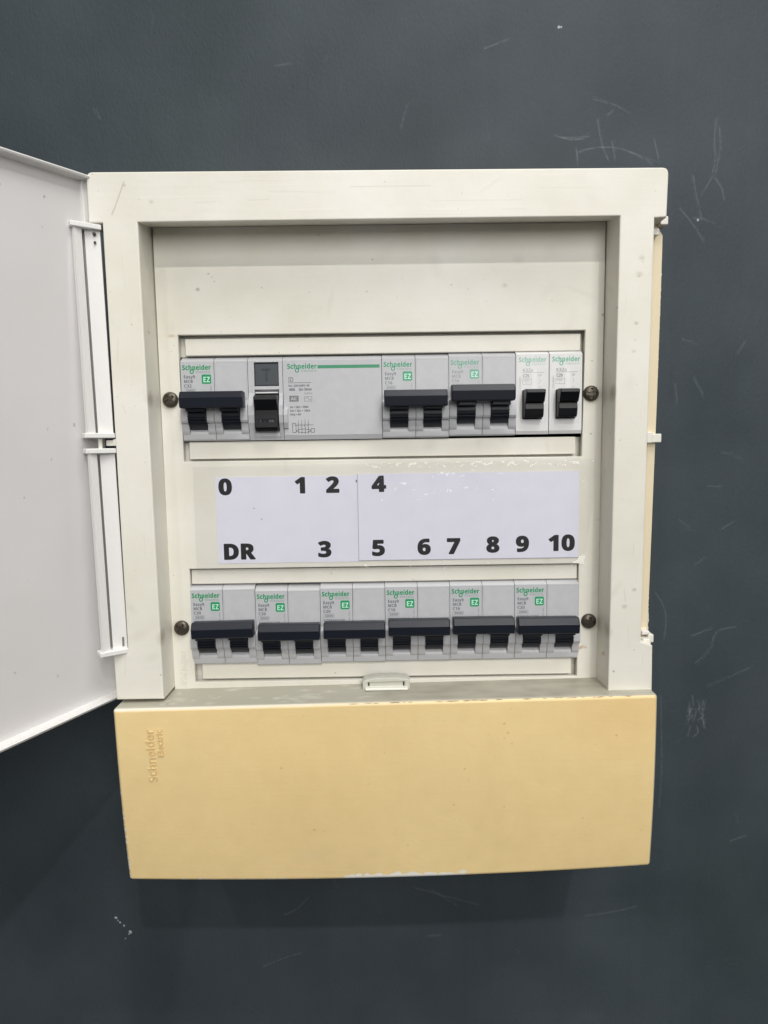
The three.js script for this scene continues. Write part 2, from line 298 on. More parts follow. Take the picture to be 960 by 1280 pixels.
  for (let i = 0; i < 240; i++) { const a = rnd() < 0.45 ? -15 + rnd() * 155 : -135 + rnd() * 275; blob(a, hh + 2 + rnd() * 26, 3 + rnd() * 12, 1.5 + rnd() * 4, a > 0 ? '128,126,112' : '170,168,154', 0.12 + rnd() * 0.12); }
  for (let i = 0; i < 46; i++) blob(-130 + rnd() * 120, hh + 3 + rnd() * 20, 1 + rnd() * 5, 1 + rnd() * 1.5, '238,236,226', 0.3);
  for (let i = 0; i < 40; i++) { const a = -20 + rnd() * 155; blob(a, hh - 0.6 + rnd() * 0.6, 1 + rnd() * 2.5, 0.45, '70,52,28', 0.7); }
  const chip = (x, y, r2) => { x2.fillStyle = `rgba(238,236,228,${0.65 + 0.35 * rnd()})`; x2.beginPath(); for (let i = 0; i < 9; i++) { const a = i / 9 * 6.3, d = r2 * (0.6 + 0.7 * rnd()) * k; x2.lineTo(CX(x) + d * Math.cos(a) * 1.8, CY(y) + d * Math.sin(a)); } x2.fill(); };
  for (let i = 0; i < 110; i++) chip(-24 + rnd() * 66, -hh + 0.8 + rnd() * 2.6 * rnd(), 0.6 + rnd() * 1.0);
  for (let i = 0; i < 60; i++) chip(-142 + rnd() * 200, -hh + 0.2 + rnd() * 1.1, 0.35 + rnd() * 0.5);
  for (let i = 0; i < 34; i++) chip(-142 + rnd() * 130, -hh + 0.3 + rnd() * 0.7, 0.25 + rnd() * 0.4);
  for (let i = 0; i < 40; i++) chip(-hw + rnd() * 1.3, -hh + rnd() * 80 * rnd(), 0.35 + rnd() * 0.5);
  for (let i = 0; i < 14; i++) chip(118 + rnd() * 22, -hh + 0.3 + rnd(), 0.4 + rnd() * 0.4);
  const lc = mesh('lower_cover', g, std({ map: tex(c), roughness: 0.42, bumpMap: grainBump, bumpScale: 0.00006 }), board);
  lc.userData.label = 'yellowed lower cover with chipped white edges';
  // raised maker's name, read from bottom to top
  const zAt = (y) => { const s = (y + 258) / 99.2; return 22 - 0.4 + 6.2 * s + 1.6 * Math.sin(Math.PI * s); };
  const put = (t, f, size, len, x, y) => { const gg = raised(t, f, size, len, 0.55).rotateZ(Math.PI / 2 + 0.02).translate(x, y, 0), pp = gg.attributes.position; for (let i = 0; i < pp.count; i++) pp.setZ(i, pp.getZ(i) + zAt(pp.getY(i)) - 0.14); return gg; };
  mesh('raised_lettering', planar(merge([put('Schneider', fontThin, 4.2, 29, -121.6, -200.6), put('Electric', fontThin, 2.9, 15, -117.4, -186.6)]), 0, 0, 100, 100), std({ color: lin(0.70, 0.53, 0.26), roughness: 0.42 }), lc);
  // latch tab on the ledge
  const lg = std({ color: lin(0.55, 0.55, 0.48), roughness: 0.5, bumpMap: grainBump, bumpScale: 0.00008 });
  const arch = poly([[-13, -160], [13, -160], [13, -154.2], [11.6, -153.2], [6, -152.4], [-6, -152.5], [-11.6, -153.6], [-13, -154.6]]);
  const win = [[-10.2, -158.6], [-10.2, -155], [10.2, -154.6], [10.2, -158.6]];
  arch.holes.push(new THREE.Path(win.map((v) => new THREE.Vector2(...v))));
  const la = mesh('latch', [extr(arch, 1, 9.5, 0.6, 3), box(-10.4, 10.4, -159, -154.2, 2, 8.4)], lg, lc);
  mesh('latch_lip', rbox(-11.6, 11.8, -158.6, -157.2, 6, 12.5, 0.6), std({ color: lin(0.78, 0.77, 0.70), roughness: 0.4 }), la);
  mesh('latch_slot', [box(-9.9, -9.2, -157.4, -155.2, 8.45, 8.6), box(9.2, 9.9, -157.3, -155, 8.45, 8.6)], dark, la);
}

// ------------------------------------------------------------------ the door, swung open to the left and sagging a little
{
  const A = THREE.MathUtils.degToRad(60.5), el = THREE.MathUtils.degToRad(-3);
  const e = new THREE.Vector3(-Math.cos(A) * Math.cos(el), Math.sin(el), Math.sin(A) * Math.cos(el));
  const T = new THREE.Vector3(-146.5, 109.5, 16), B = new THREE.Vector3(-149.9, -161.4, 4);
  const v = T.clone().sub(B); v.addScaledVector(e, -v.dot(e)); const H = v.length(); v.normalize();
  const n = v.clone().cross(e), M = new THREE.Matrix4().makeBasis(e.clone().negate(), v, n).setPosition(T), inv = M.clone().invert();
  const out = (g) => g.applyMatrix4(M);                   // the door's own axes: x towards the hinge, y up, z its inner face
  const L = 286;
  const [c, g2] = canvas(1024, 1024); g2.fillStyle = 'rgb(220,218,218)'; g2.fillRect(0, 0, 1024, 1024); mottle(g2, 1024, 1024, 200, 7, 3, [1, 0.95, 1]);
  for (let i = 0; i < 60; i++) { g2.fillStyle = `rgba(110,108,106,${0.1 + 0.4 * rnd()})`; g2.beginPath(); g2.ellipse(rnd() * 1024, rnd() * 1024, 0.7 + rnd() * 1.6, 0.6 + rnd() * 3, 0.2, 0, 7); g2.fill(); }
  for (const [x, y, s] of [[-2, 62, 3], [-8, 128, 3], [-18, 128, 2]]) { g2.fillStyle = 'rgba(120,112,104,0.35)'; g2.beginPath(); g2.ellipse(1024 + x * 3.6, y * 3.6, s, s * 2, 0, 0, 7); g2.fill(); }
  const dm = std({ map: tex(c), roughness: 0.36, bumpMap: grainBump, bumpScale: 0.00004 });
  const door = mesh('door', out(planar(rbox(-L, 0, -H, 0, -3, 0, 0.8), -L, -H, L, H)), dm, board);
  door.userData.label = 'plain white door swung open to the left';
  mesh('door_rim', [
    prism([[-0.5, 0.2], [4.6, -0.2], [5.4, -0.9], [5, -1.7], [-0.5, -2.6]], -L, -0.6), prism([[-0.5, -H + 2.4], [5, -H + 2], [5.6, -H + 1.2], [5, -H], [-0.5, -H - 0.2]], -L, -0.6), box(-L - 0.2, -L + 2.4, -H, 0, -0.5, 5.5),
    rbox(-3.6, 0.6, -27, -1, -2.5, 1.2, 0.5), rbox(-3.4, 0.6, -H + 1, -H + 15, -2.5, 1, 0.5),
  ].map(out), whitePlastic, door);
  const rail = (y0, y1) => {                              // hinge rail: a flange on the door, a web towards the frame, end caps; it leans with the door
    const lean = (g) => { const p = g.attributes.position; for (let i = 0; i < p.count; i++) p.setX(i, p.getX(i) - (p.getY(i) - 7) * 0.0136); return g; };
    const sec = (pts) => lean(extr(poly(pts), 0, y1 - y0, 0.3, 2).rotateX(-Math.PI / 2).translate(0, y0, 0));   // section in (x, -z)
    const hr = mesh('hinge_rail', [
      sec([[-139, -18], [-145.7, -20.6], [-146.6, -18.2], [-139.6, -15.6]].reverse()),
      sec([[-146.2, -22.8], [-148.5, -26.2], [-150.6, -24], [-147.6, -18]].reverse()),
    ], whitePlastic, door);
    const cap = (y) => mesh('rail_cap', lean(rbox(0, 14.6, 0, 2.6, -6, 1.4, 0.5).rotateY(0.62).translate(-150.2, y - 1.3, 26.8)), whitePlastic, hr);
    cap(y0 + 1.3); cap(y1 - 1.3);
    return hr;
  };
  rail(-20, 85.6); const low = rail(-133.2, -25.2);
  mesh('hinge_pin', [new THREE.CylinderGeometry(1.1, 1.1, 9, 12).translate(-144.6, -22.2, 20.5), rbox(-142.6, -138.6, -24, -21, 14, 18.4, 0.4), rbox(-138.9, -136.2, -24, -20.6, 10, 19, 0.5)], paleLug, low);
  mesh('rail_notch', [box(-139.6, -138.7, -129.6, -124.6, 18, 18.9).rotateY(0).translate(0.2, 0, 0.2)], std({ color: lin(0.2, 0.19, 0.18), roughness: 0.7 }), low);
  mesh('rust_spot', [new THREE.SphereGeometry(0.9, 10, 8).translate(-142.2, 81.2, 19.9), new THREE.SphereGeometry(0.7, 10, 8).translate(-142.1, 77, 19.8)], std({ color: lin(0.12, 0.1, 0.09), roughness: 0.5, metalness: 0.5 }), door);
}

// ------------------------------------------------------------------ switches
const greyP = std({ color: lin(0.495, 0.50, 0.52), roughness: 0.42, bumpMap: grainBump, bumpScale: 0.00004 });
const paleP = std({ color: lin(0.70, 0.70, 0.70), roughness: 0.42 });
const navy = std({ color: lin(0.010, 0.0125, 0.021), roughness: 0.4, specularIntensity: 0.6 });
const blackP = std({ color: lin(0.005, 0.0055, 0.007), roughness: 0.36, specularIntensity: 0.6 });
const slate = std({ color: lin(0.05, 0.058, 0.068), roughness: 0.5 });
const GREY = 'rgb(186,187,191)', PALE = 'rgb(218,218,218)';
const K = 24;                                             // print: pixels per mm
function logo(g, x, y, w, green, grey) {                  // wordmark with its looped letter and the small second line; (x, y) is the left end of the base line
  g.fillStyle = green; g.strokeStyle = green;
  g.save(); g.translate(x, y); g.font = `bold ${3.5 * K}px sans-serif`;
  const m = g.measureText('Schneider').width; g.scale(w * K / m, 1); g.fillText('Schneider', 0, 0); g.lineWidth = 0.12 * K; g.strokeText('Schneider', 0, 0); g.restore();
  g.lineWidth = 0.55 * K; g.beginPath(); g.ellipse(x + 0.335 * w * K, y + 0.95 * K, 0.85 * K, 0.95 * K, 0.5, 0, 7); g.stroke();
  g.beginPath(); g.moveTo(x + 0.375 * w * K, y + 0.5 * K); g.lineTo(x + 0.41 * w * K, y - 0.6 * K); g.stroke();
  g.save(); g.fillStyle = grey; g.translate(x + 0.47 * w * K, y + 1.75 * K); g.font = `${1.75 * K}px sans-serif`;
  const m2 = g.measureText('Electric').width; g.scale(0.53 * w * K / m2, 1); g.fillText('Electric', 0, 0); g.restore();
}
function printFace(w, h, base, draw) {
  const [c, g] = canvas(Math.round(w * K), Math.round(h * K)); g.fillStyle = base; g.fillRect(0, 0, c.width, c.height);
  draw(g); mottle(g, c.width, c.height, 120, 7, w + h, [1, 1, 1]);
  return std({ map: tex(c), roughness: 0.42 });
}
const txt = (g, s, x, y, size, col, bold, len) => { g.fillStyle = col; g.font = `${bold ? 'bold ' : ''}${size * K}px sans-serif`; g.save(); g.translate(x * K, y * K); if (len) g.scale(len * K / g.measureText(s).width, 1); g.fillText(s, 0, 0); g.restore(); };
const plate = (x0, x1, y0, y1, z) => planar(box(x0, x1, y0, y1, z - 0.3, z), x0, y0, x1 - x0, y1 - y0);

const sideProfile = [[-32, 22.4], [-4.2, 22.4], [-0.5, 20.4], [0, 20], [0, -1.5], [0.6, -2.6], [3.2, -3.4], [3.8, -6], [3.6, -11.6], [3, -12.6], [1.6, -13.2], [1.2, -17], [0.6, -18.4], [0.1, -19], [-0.1, -21.6], [-0.8, -22.4], [-32, -22.4]].reverse();
const midProfile = [[-32, 22.4], [-4.2, 22.4], [-0.5, 20.4], [0, 20], [0, -1.5], [-9, -1.7], [-9, -15.4], [-0.4, -15.8], [-1.2, -16.4], [-0.4, -17.4], [0.1, -19], [-0.1, -21.6], [-0.8, -22.4], [-32, -22.4]].reverse();
const poleGeo = (() => { const g = merge([prism(sideProfile, -8.87, -5.0), prism(midProfile, -5.0, 5.0), prism(sideProfile, 5.0, 8.87)]); return planar(toCreasedNormals(g, 0.5), 0, 0, 40, 40).scale(MM, MM, MM); })();
const toggleGeo = (() => {
  const list = [new THREE.CylinderGeometry(7.6, 7.6, 9.5, 28).rotateZ(Math.PI / 2).translate(0, -9, -2.6), rbox(-4.8, 4.8, -7, 2, 1, 9, 0.5)];
  for (const a of [-0.02, 0.17, 0.36]) list.push(rbox(-4.8, 4.8, -0.36, 0.36, -0.4, 0.75, 0.15).rotateX(a + 0.06).translate(0, -9 - 7.6 * Math.sin(a + 0.06), -2.6 + 7.6 * Math.cos(a + 0.06)));
  return merge(list).scale(MM, MM, MM);
})();
const barGeo = prism([[6, 4.0], [11, 4.35], [11.8, 4.15], [13.6, 1.3], [13.9, 0.9], [13.2, -3.7], [12.6, -4.3], [6, -4.3]].reverse(), -16.6, 16.6, 0.5).scale(MM, MM, MM);
function part(name, geo, mat, parent, x = 0, y = 0, z = 0) { const m = new THREE.Mesh(geo, mat); m.name = name; m.position.set(x * MM, y * MM, z * MM); m.castShadow = m.receiveShadow = true; parent.add(m); return m; }

function mcbFace(i, rating, ref, inkAlpha) {  // thinned ink in the upper row imitates haze of clear tape over it
  const green = `rgba(22,140,88,${inkAlpha})`, gr = `rgba(64,68,78,${0.85 * inkAlpha})`, soft = `rgba(88,90,104,${0.8 * inkAlpha})`;
  return printFace(17.6, 21.4, GREY, (g) => {
    logo(g, 0.7 * K, 4.4 * K, 15.4, green, `rgba(86,130,112,${0.75 * inkAlpha})`);
    txt(g, 'Easy9', 1.3, 8.9, 2.3, gr, true, 6.2); txt(g, 'MCB', 1.3, 11.3, 2.2, gr, true, 5);
    txt(g, rating, 1.3, 13.7, 2.2, gr, true, 4.2); txt(g, '3000', 2, 16.2, 2, soft, true, 5); g.strokeStyle = soft; g.lineWidth = 3; g.strokeRect(1.3 * K, 14.4 * K, 6.2 * K, 2.2 * K);
    txt(g, ref, 1.3, 18.6, 1.7, soft, true, 12);
    g.fillStyle = `rgba(20,146,92,${inkAlpha})`; g.beginPath(); g.roundRect(11 * K, 6.9 * K, 5.1 * K, 5 * K, 0.8 * K); g.fill();
    txt(g, 'EZ', 11.6, 11, 4, 'rgba(206,240,222,0.95)', true, 3.9);
    g.save(); g.translate(16.2 * K, 18.8 * K); g.rotate(-Math.PI / 2); g.fillStyle = soft; g.font = `${1.2 * K}px sans-serif`; g.fillText('230V~50Hz', 0, 0); g.restore();
  });
}
const blankFace = printFace(17, 19.6, 'rgb(188,189,193)', (g) => { g.strokeStyle = 'rgba(168,168,171,0.9)'; g.lineWidth = 5; g.strokeRect(3, 3, 17 * K - 6, 19.6 * K - 6); });
let mcbProto = null;
function doublePole(label, x, y, face, bar = {}) {
  const t = thing('circuit_breaker', label, 'circuit breaker', x, y, 0, 'two-pole circuit breakers in the box');
  for (const s of [-1, 1]) part('pole_body', poleGeo, greyP, t, 9 * s, 0, 0);
  part('printed_face', faceGeo, face, t, -9, 0, 0); part('blank_face', blankGeo, blankFace, t, 9, 0, 0);
  for (const s of [-1, 1]) part('toggle', toggleGeo, navy, t, 9 * s, (bar.dy ?? 0) * 0.5, 0);
  const b = part('toggle_bar', barGeo, navy, t, bar.dx ?? 0, -1 + (bar.dy ?? 0), 0); b.rotation.z = bar.turn ?? 0;
  return t;
}
const faceGeo = plate(-8.8, 8.8, -1.4, 20.0, 0.08).scale(MM, MM, MM), blankGeo = plate(-8.5, 8.5, -0.2, 19.4, 0.12).scale(MM, MM, MM);

// upper row
doublePole('grey two-pole breaker at the left end of the upper row, above the printed 0', -90, 0.4, mcbFace(0, 'C32', 'EZ9F34232', 1), { dx: 0.8, dy: 0 });
doublePole('grey two-pole breaker right of the wide residual current switch, with green badge painted pale as tape haze', 18, 0.6, mcbFace(1, 'C16', 'EZ9F34216', 0.72), { dx: -0.4, dy: -0.8 });
doublePole('grey two-pole breaker whose printed name is painted palest as tape haze, left of the two narrow breakers', 54, 1.2, mcbFace(2, 'C16', 'EZ9F34216', 0.42), { dx: -1.2, dy: 0.9 });
// lower row
const LOW = -124;
doublePole('two-pole breaker at the left end of the lower row, below the printed DR', -90, LOW, mcbFace(3, 'C20', 'EZ9F56220', 1), { dx: 1.9, dy: 1.2, turn: 0.012 }).rotation.z = 0.004;
doublePole('two-pole breaker second from left in the lower row, seated slightly lower than its neighbours', -54, LOW - 1.1, mcbFace(4, 'C20', 'EZ9F56220', 0.95), { dx: 1.8, dy: 0.6 });
doublePole('two-pole breaker third from left in the lower row, below the printed 3 and 5', -18, LOW - 0.2, mcbFace(5, 'C20', 'EZ9F56220', 0.95), { dx: 1.2, dy: 0.2 });
doublePole('two-pole breaker third from right in the lower row, below the printed 6', 18, LOW + 0.1, mcbFace(6, 'C16', 'EZ9F56216', 0.95), { dx: 0.2, dy: 0.9 });
doublePole('two-pole breaker second from right in the lower row, below the printed 7 and 8', 54, LOW + 0.3, mcbFace(7, 'C16', 'EZ9F56216', 0.92), { dx: -0.8, dy: 1.2 });
doublePole('two-pole breaker at the right end of the lower row, below the printed 9 and 10', 90, LOW + 0.4, mcbFace(8, 'C20', 'EZ9F56220', 0.92), { dx: -1.8, dy: 0.6 });

// residual current switch, four modules wide
{
  const t = thing('residual_current_switch', 'wide grey residual current switch with test button and black rocker in the upper row', 'safety switch', -36, 0.4, 0);
  const left = [[-35.8, 0, -18.0], [0, 0, 0]]; void left;
  mesh('body', [prism([[-32, 22.4], [-4.2, 22.4], [-0.5, 20.4], [0, 20], [0, -20], [-0.8, -22.4], [-32, -22.4]].reverse(), -17.1, 35.85),
    prism([[-32, 22.4], [-4.2, 22.4], [-0.5, 20.4], [0, 20], [0, 19.2], [-32, 19.2]].reverse(), -35.85, -17.35), prism([[-32, 6.5], [0, 6.5], [0, 4.8], [-4, 4.4], [-4, 2.9], [-32, 2.9]].reverse(), -32.6, -19.4),
    prism([[-32, -17], [-2, -17], [-0.2, -18.6], [0, -20], [-0.8, -22.4], [-32, -22.4]].reverse(), -32.8, -19.2),
    ...[[-35.85, -32.6], [-19.4, -17.35]].map(([a, b]) => prism([[-32, 19.2], [0, 19.2], [0, 3], [0.8, 0], [3, -4], [3.4, -9], [2.8, -13], [1, -17], [0.2, -19.4], [0, -20], [-0.8, -22.4], [-32, -22.4]].reverse(), a, b)), box(-32.6, -19.4, -17, 19, -32, -8),
    prism([[0, -5], [2.6, -6.5], [3, -9], [2.6, -13], [1.2, -16], [0, -16.5]].reverse(), -17.0, -14.8)], greyP, t);
  mesh('test_button', rbox(-32.4, -19.6, 6.8, 18.6, -7, -0.6, 0.5), slate, t);
  mesh('button_letter', new TextGeometry('T', { font: fontThin, size: 6.4, depth: 0.3, curveSegments: 3 }).translate(-28.4, 9.6, -0.6), std({ color: lin(0.03, 0.034, 0.042), roughness: 0.5 }), t);
  const rk = prism([[-8, 2.4], [4.5, 1.6], [7, 0.6], [7.4, -1], [4.4, -6.6], [4.6, -9], [5.4, -15.6], [4.8, -16.8], [-8, -17]].reverse(), -32.2, -19.8, 0.4);
  const rocker = mesh('rocker', rk, blackP, t);
  mesh('rocker_line', rbox(-32, -20, 2.5, 3.2, -6, 1.5, 0.2), paleP, t);
  const on = printFace(9, 2.6, 'rgb(14,16,20)', (g) => { g.font = `bold ${1.9 * K}px sans-serif`; g.fillStyle = 'rgba(120,124,134,0.9)'; g.fillText('I', 0.6 * K, 2 * K); g.fillText('-', 3 * K, 2 * K); g.fillText('ON', 5.4 * K, 2 * K); });
  mesh('rocker_print', plate(-30, -21, -1.3, 1.3, 0.1).rotateX(0.1).translate(0, -12.4, 5.02), on, rocker);
  const f = printFace(52.6, 40, GREY, (g) => {
    logo(g, 2 * K, 4.4 * K, 16, 'rgb(40,140,98)', 'rgba(96,134,116,0.8)');
    g.fillStyle = 'rgb(52,140,100)'; g.fillRect(18.4 * K, 2.7 * K, 33.4 * K, 1.75 * K);
    const d = 'rgba(40,42,50,0.95)', s = 'rgba(62,64,72,0.9)';
    txt(g, 'ID', 2.4, 11.4, 3.4, d, false, 3); g.fillStyle = s; g.fillRect(2.4 * K, 11.8 * K, 12.4 * K, 0.25 * K);
    txt(g, 'Un: 220/240V~50', 2.4, 14, 1.6, d, true, 11.5); txt(g, '40A', 2.7, 16.2, 2, d, true, 3.4); txt(g, 'IΔn 30mA', 8, 16.2, 1.9, d, true, 7); txt(g, '0.030 A', 11, 18.2, 1.5, s, false, 4.4);
    g.fillStyle = 'rgba(110,112,118,0.9)'; g.fillRect(2.8 * K, 18.8 * K, 5 * K, 3.2 * K); txt(g, 'AC', 3.6, 21.2, 2.2, 'rgba(200,200,202,0.9)', true, 3.4);
    g.strokeStyle = s; g.lineWidth = 4; g.strokeRect(11 * K, 19.4 * K, 4 * K, 2.4 * K); g.beginPath(); g.moveTo(11.6 * K, 20.8 * K); g.quadraticCurveTo(12.6 * K, 18.9 * K, 13.2 * K, 20.6 * K); g.quadraticCurveTo(13.8 * K, 22 * K, 14.5 * K, 20.4 * K); g.stroke();
    txt(g, 'Im = I∆m = 500A', 3, 25.4, 1.6, d, true, 10); txt(g, 'Inc = I∆c = 10kA', 3, 27.4, 1.6, d, true, 11); txt(g, 'Uimp = 4kV', 3, 29.4, 1.6, d, true, 6);
    g.strokeStyle = d; g.lineWidth = 6; const q = 33, x0 = 7.4;             // wiring diagram
    for (let i = 0; i < 4; i++) { const x = (x0 + i * 1.8) * K; g.beginPath(); g.moveTo(x, q * K); g.lineTo(x, (q + 1.4) * K); g.lineTo(x - 0.6 * K, (q + 2.4) * K); g.moveTo(x, (q + 2.4) * K); g.lineTo(x, (q + 6.4) * K); g.stroke(); txt(g, '1357'[i], x0 + i * 1.8 - 0.4, q - 0.3, 1.3, s); }
    g.beginPath(); g.ellipse((x0 + 2.7) * K, (q + 4.7) * K, 3.8 * K, 0.9 * K, 0, 0, 7); g.moveTo((x0 - 2.4) * K, (q + 1.6) * K); g.lineTo((x0 + 8) * K, (q + 1.6) * K); g.stroke(); g.strokeRect((x0 - 3.2) * K, (q + 0.6) * K, 1.8 * K, 5 * K); g.strokeRect((x0 + 6.8) * K, (q + 3.6) * K, 1.8 * K, 2 * K);
  });
  mesh('printed_face', plate(-16.8, 35.6, -19.9, 19.9, 0.1), f, t);
}
// two narrow single-pole breakers
{
  const midK = [[-32, 22.4], [-4.2, 22.4], [-0.5, 20.6], [0, 20.2], [0, 1], [-7, 0.6], [-7, -14], [0, -14.4], [0, -20.6], [-0.8, -22.4], [-32, -22.4]].reverse();
  const sideK = [[-32, 22.4], [-4.2, 22.4], [-0.5, 20.6], [0, 20.2], [0, -20.6], [-0.8, -22.4], [-32, -22.4]].reverse();
  const bodyG = planar(toCreasedNormals(merge([prism(sideK, -8.8, -5.4), prism(midK, -5.4, 5.4), prism(sideK, 5.4, 8.8)]), 0.4), 0, 0, 40, 40).scale(MM, MM, MM);
  const cup = (() => { const o = new THREE.Shape(); o.absellipse(0, -7.6, 7.4, 7.2, 0, 6.2832, false, 0); const i = new THREE.Path(); i.moveTo(-5.4, -14); i.lineTo(5.4, -14); i.lineTo(5.4, 0.8); i.lineTo(-5.4, 0.8); const s = new THREE.Shape(); s.absellipse(0, -7.2, 7.5, 7.6, 0, 6.2832, false, 0); return extr(s, -5, 0.42, 0.25, 2).scale(MM, MM, MM); })();
  const cupM = std({ color: lin(0.42, 0.43, 0.36), roughness: 0.5 });
  const tg = prism([[-7, 1.2], [5, 1.5], [9.4, 1.0], [9.8, -0.6], [7.4, -5.2], [5.2, -6.2], [5.8, -9], [5.2, -12.2], [4, -13.6], [-7, -13.8]].reverse(), -5.1, 5.1, 0.4).scale(MM, MM, MM);
  const faceK = (inkAlpha, r) => printFace(17.4, 19.2, PALE, (g) => {  // paler ink here stands in for the haze of clear tape
    const d = `rgba(60,62,66,${inkAlpha})`, s = `rgba(84,86,90,${0.85 * inkAlpha})`;
    logo(g, 1.2 * K, 4.1 * K, 15, `rgba(70,160,122,${inkAlpha * 0.8})`, `rgba(110,150,130,${inkAlpha * 0.8})`);
    txt(g, 'K32a', 3.4, 9.2, 2.3, d, false, 5.8); g.fillStyle = s; g.fillRect(3.4 * K, 9.6 * K, 11.6 * K, 0.22 * K);
    txt(g, r, 3.6, 12.2, 2.2, d, true, 3.4); g.strokeStyle = s; g.lineWidth = 3.5; g.strokeRect(3.4 * K, 13 * K, 4.8 * K, 3 * K); txt(g, '6000', 3.8, 14.4, 1.4, s); txt(g, '3', 5, 15.8, 1.3, s);
    txt(g, '1P', 11.6, 12, 1.9, d); g.beginPath(); g.moveTo(12.6 * K, 12.6 * K); g.lineTo(12.6 * K, 13.4 * K); g.lineTo(13.5 * K, 14.8 * K); g.moveTo(12.6 * K, 14.8 * K); g.lineTo(12.6 * K, 16 * K); g.stroke(); txt(g, '▲1', 11.5, 18.2, 1.6, d);
    g.save(); g.translate(2.6 * K, 18.6 * K); g.rotate(-Math.PI / 2); g.fillStyle = s; g.font = `${1.5 * K}px sans-serif`; g.fillText('230/400V~', 0, 0); g.restore();
    g.fillStyle = 'rgba(255,255,255,0.22)'; g.fillRect(8.4 * K, 0, 0.5 * K, 19.2 * K); g.fillRect(9 * K, 8 * K, 2 * K, 11 * K);  // white stripes painted as glare lines of clear tape
  });
  const fg = plate(-8.7, 8.7, 1.1, 20.2, 0.08).scale(MM, MM, MM);
  for (const [x, y, label, f] of [[81, 1.6, 'narrow white single-pole breaker with black toggle, left one of the pair', faceK(0.55, 'C25')], [99, 1.7, 'narrow white single-pole breaker with black toggle at the right end of upper row', faceK(0.85, 'C20')]]) {
    const t = thing('circuit_breaker', label, 'circuit breaker', x, y, 0, 'narrow single-pole breakers');
    part('body', bodyG, paleP, t); part('printed_face', fg, f, t); part('toggle_surround', cup, cupM, t); part('toggle', tg, blackP, t);
  }
}

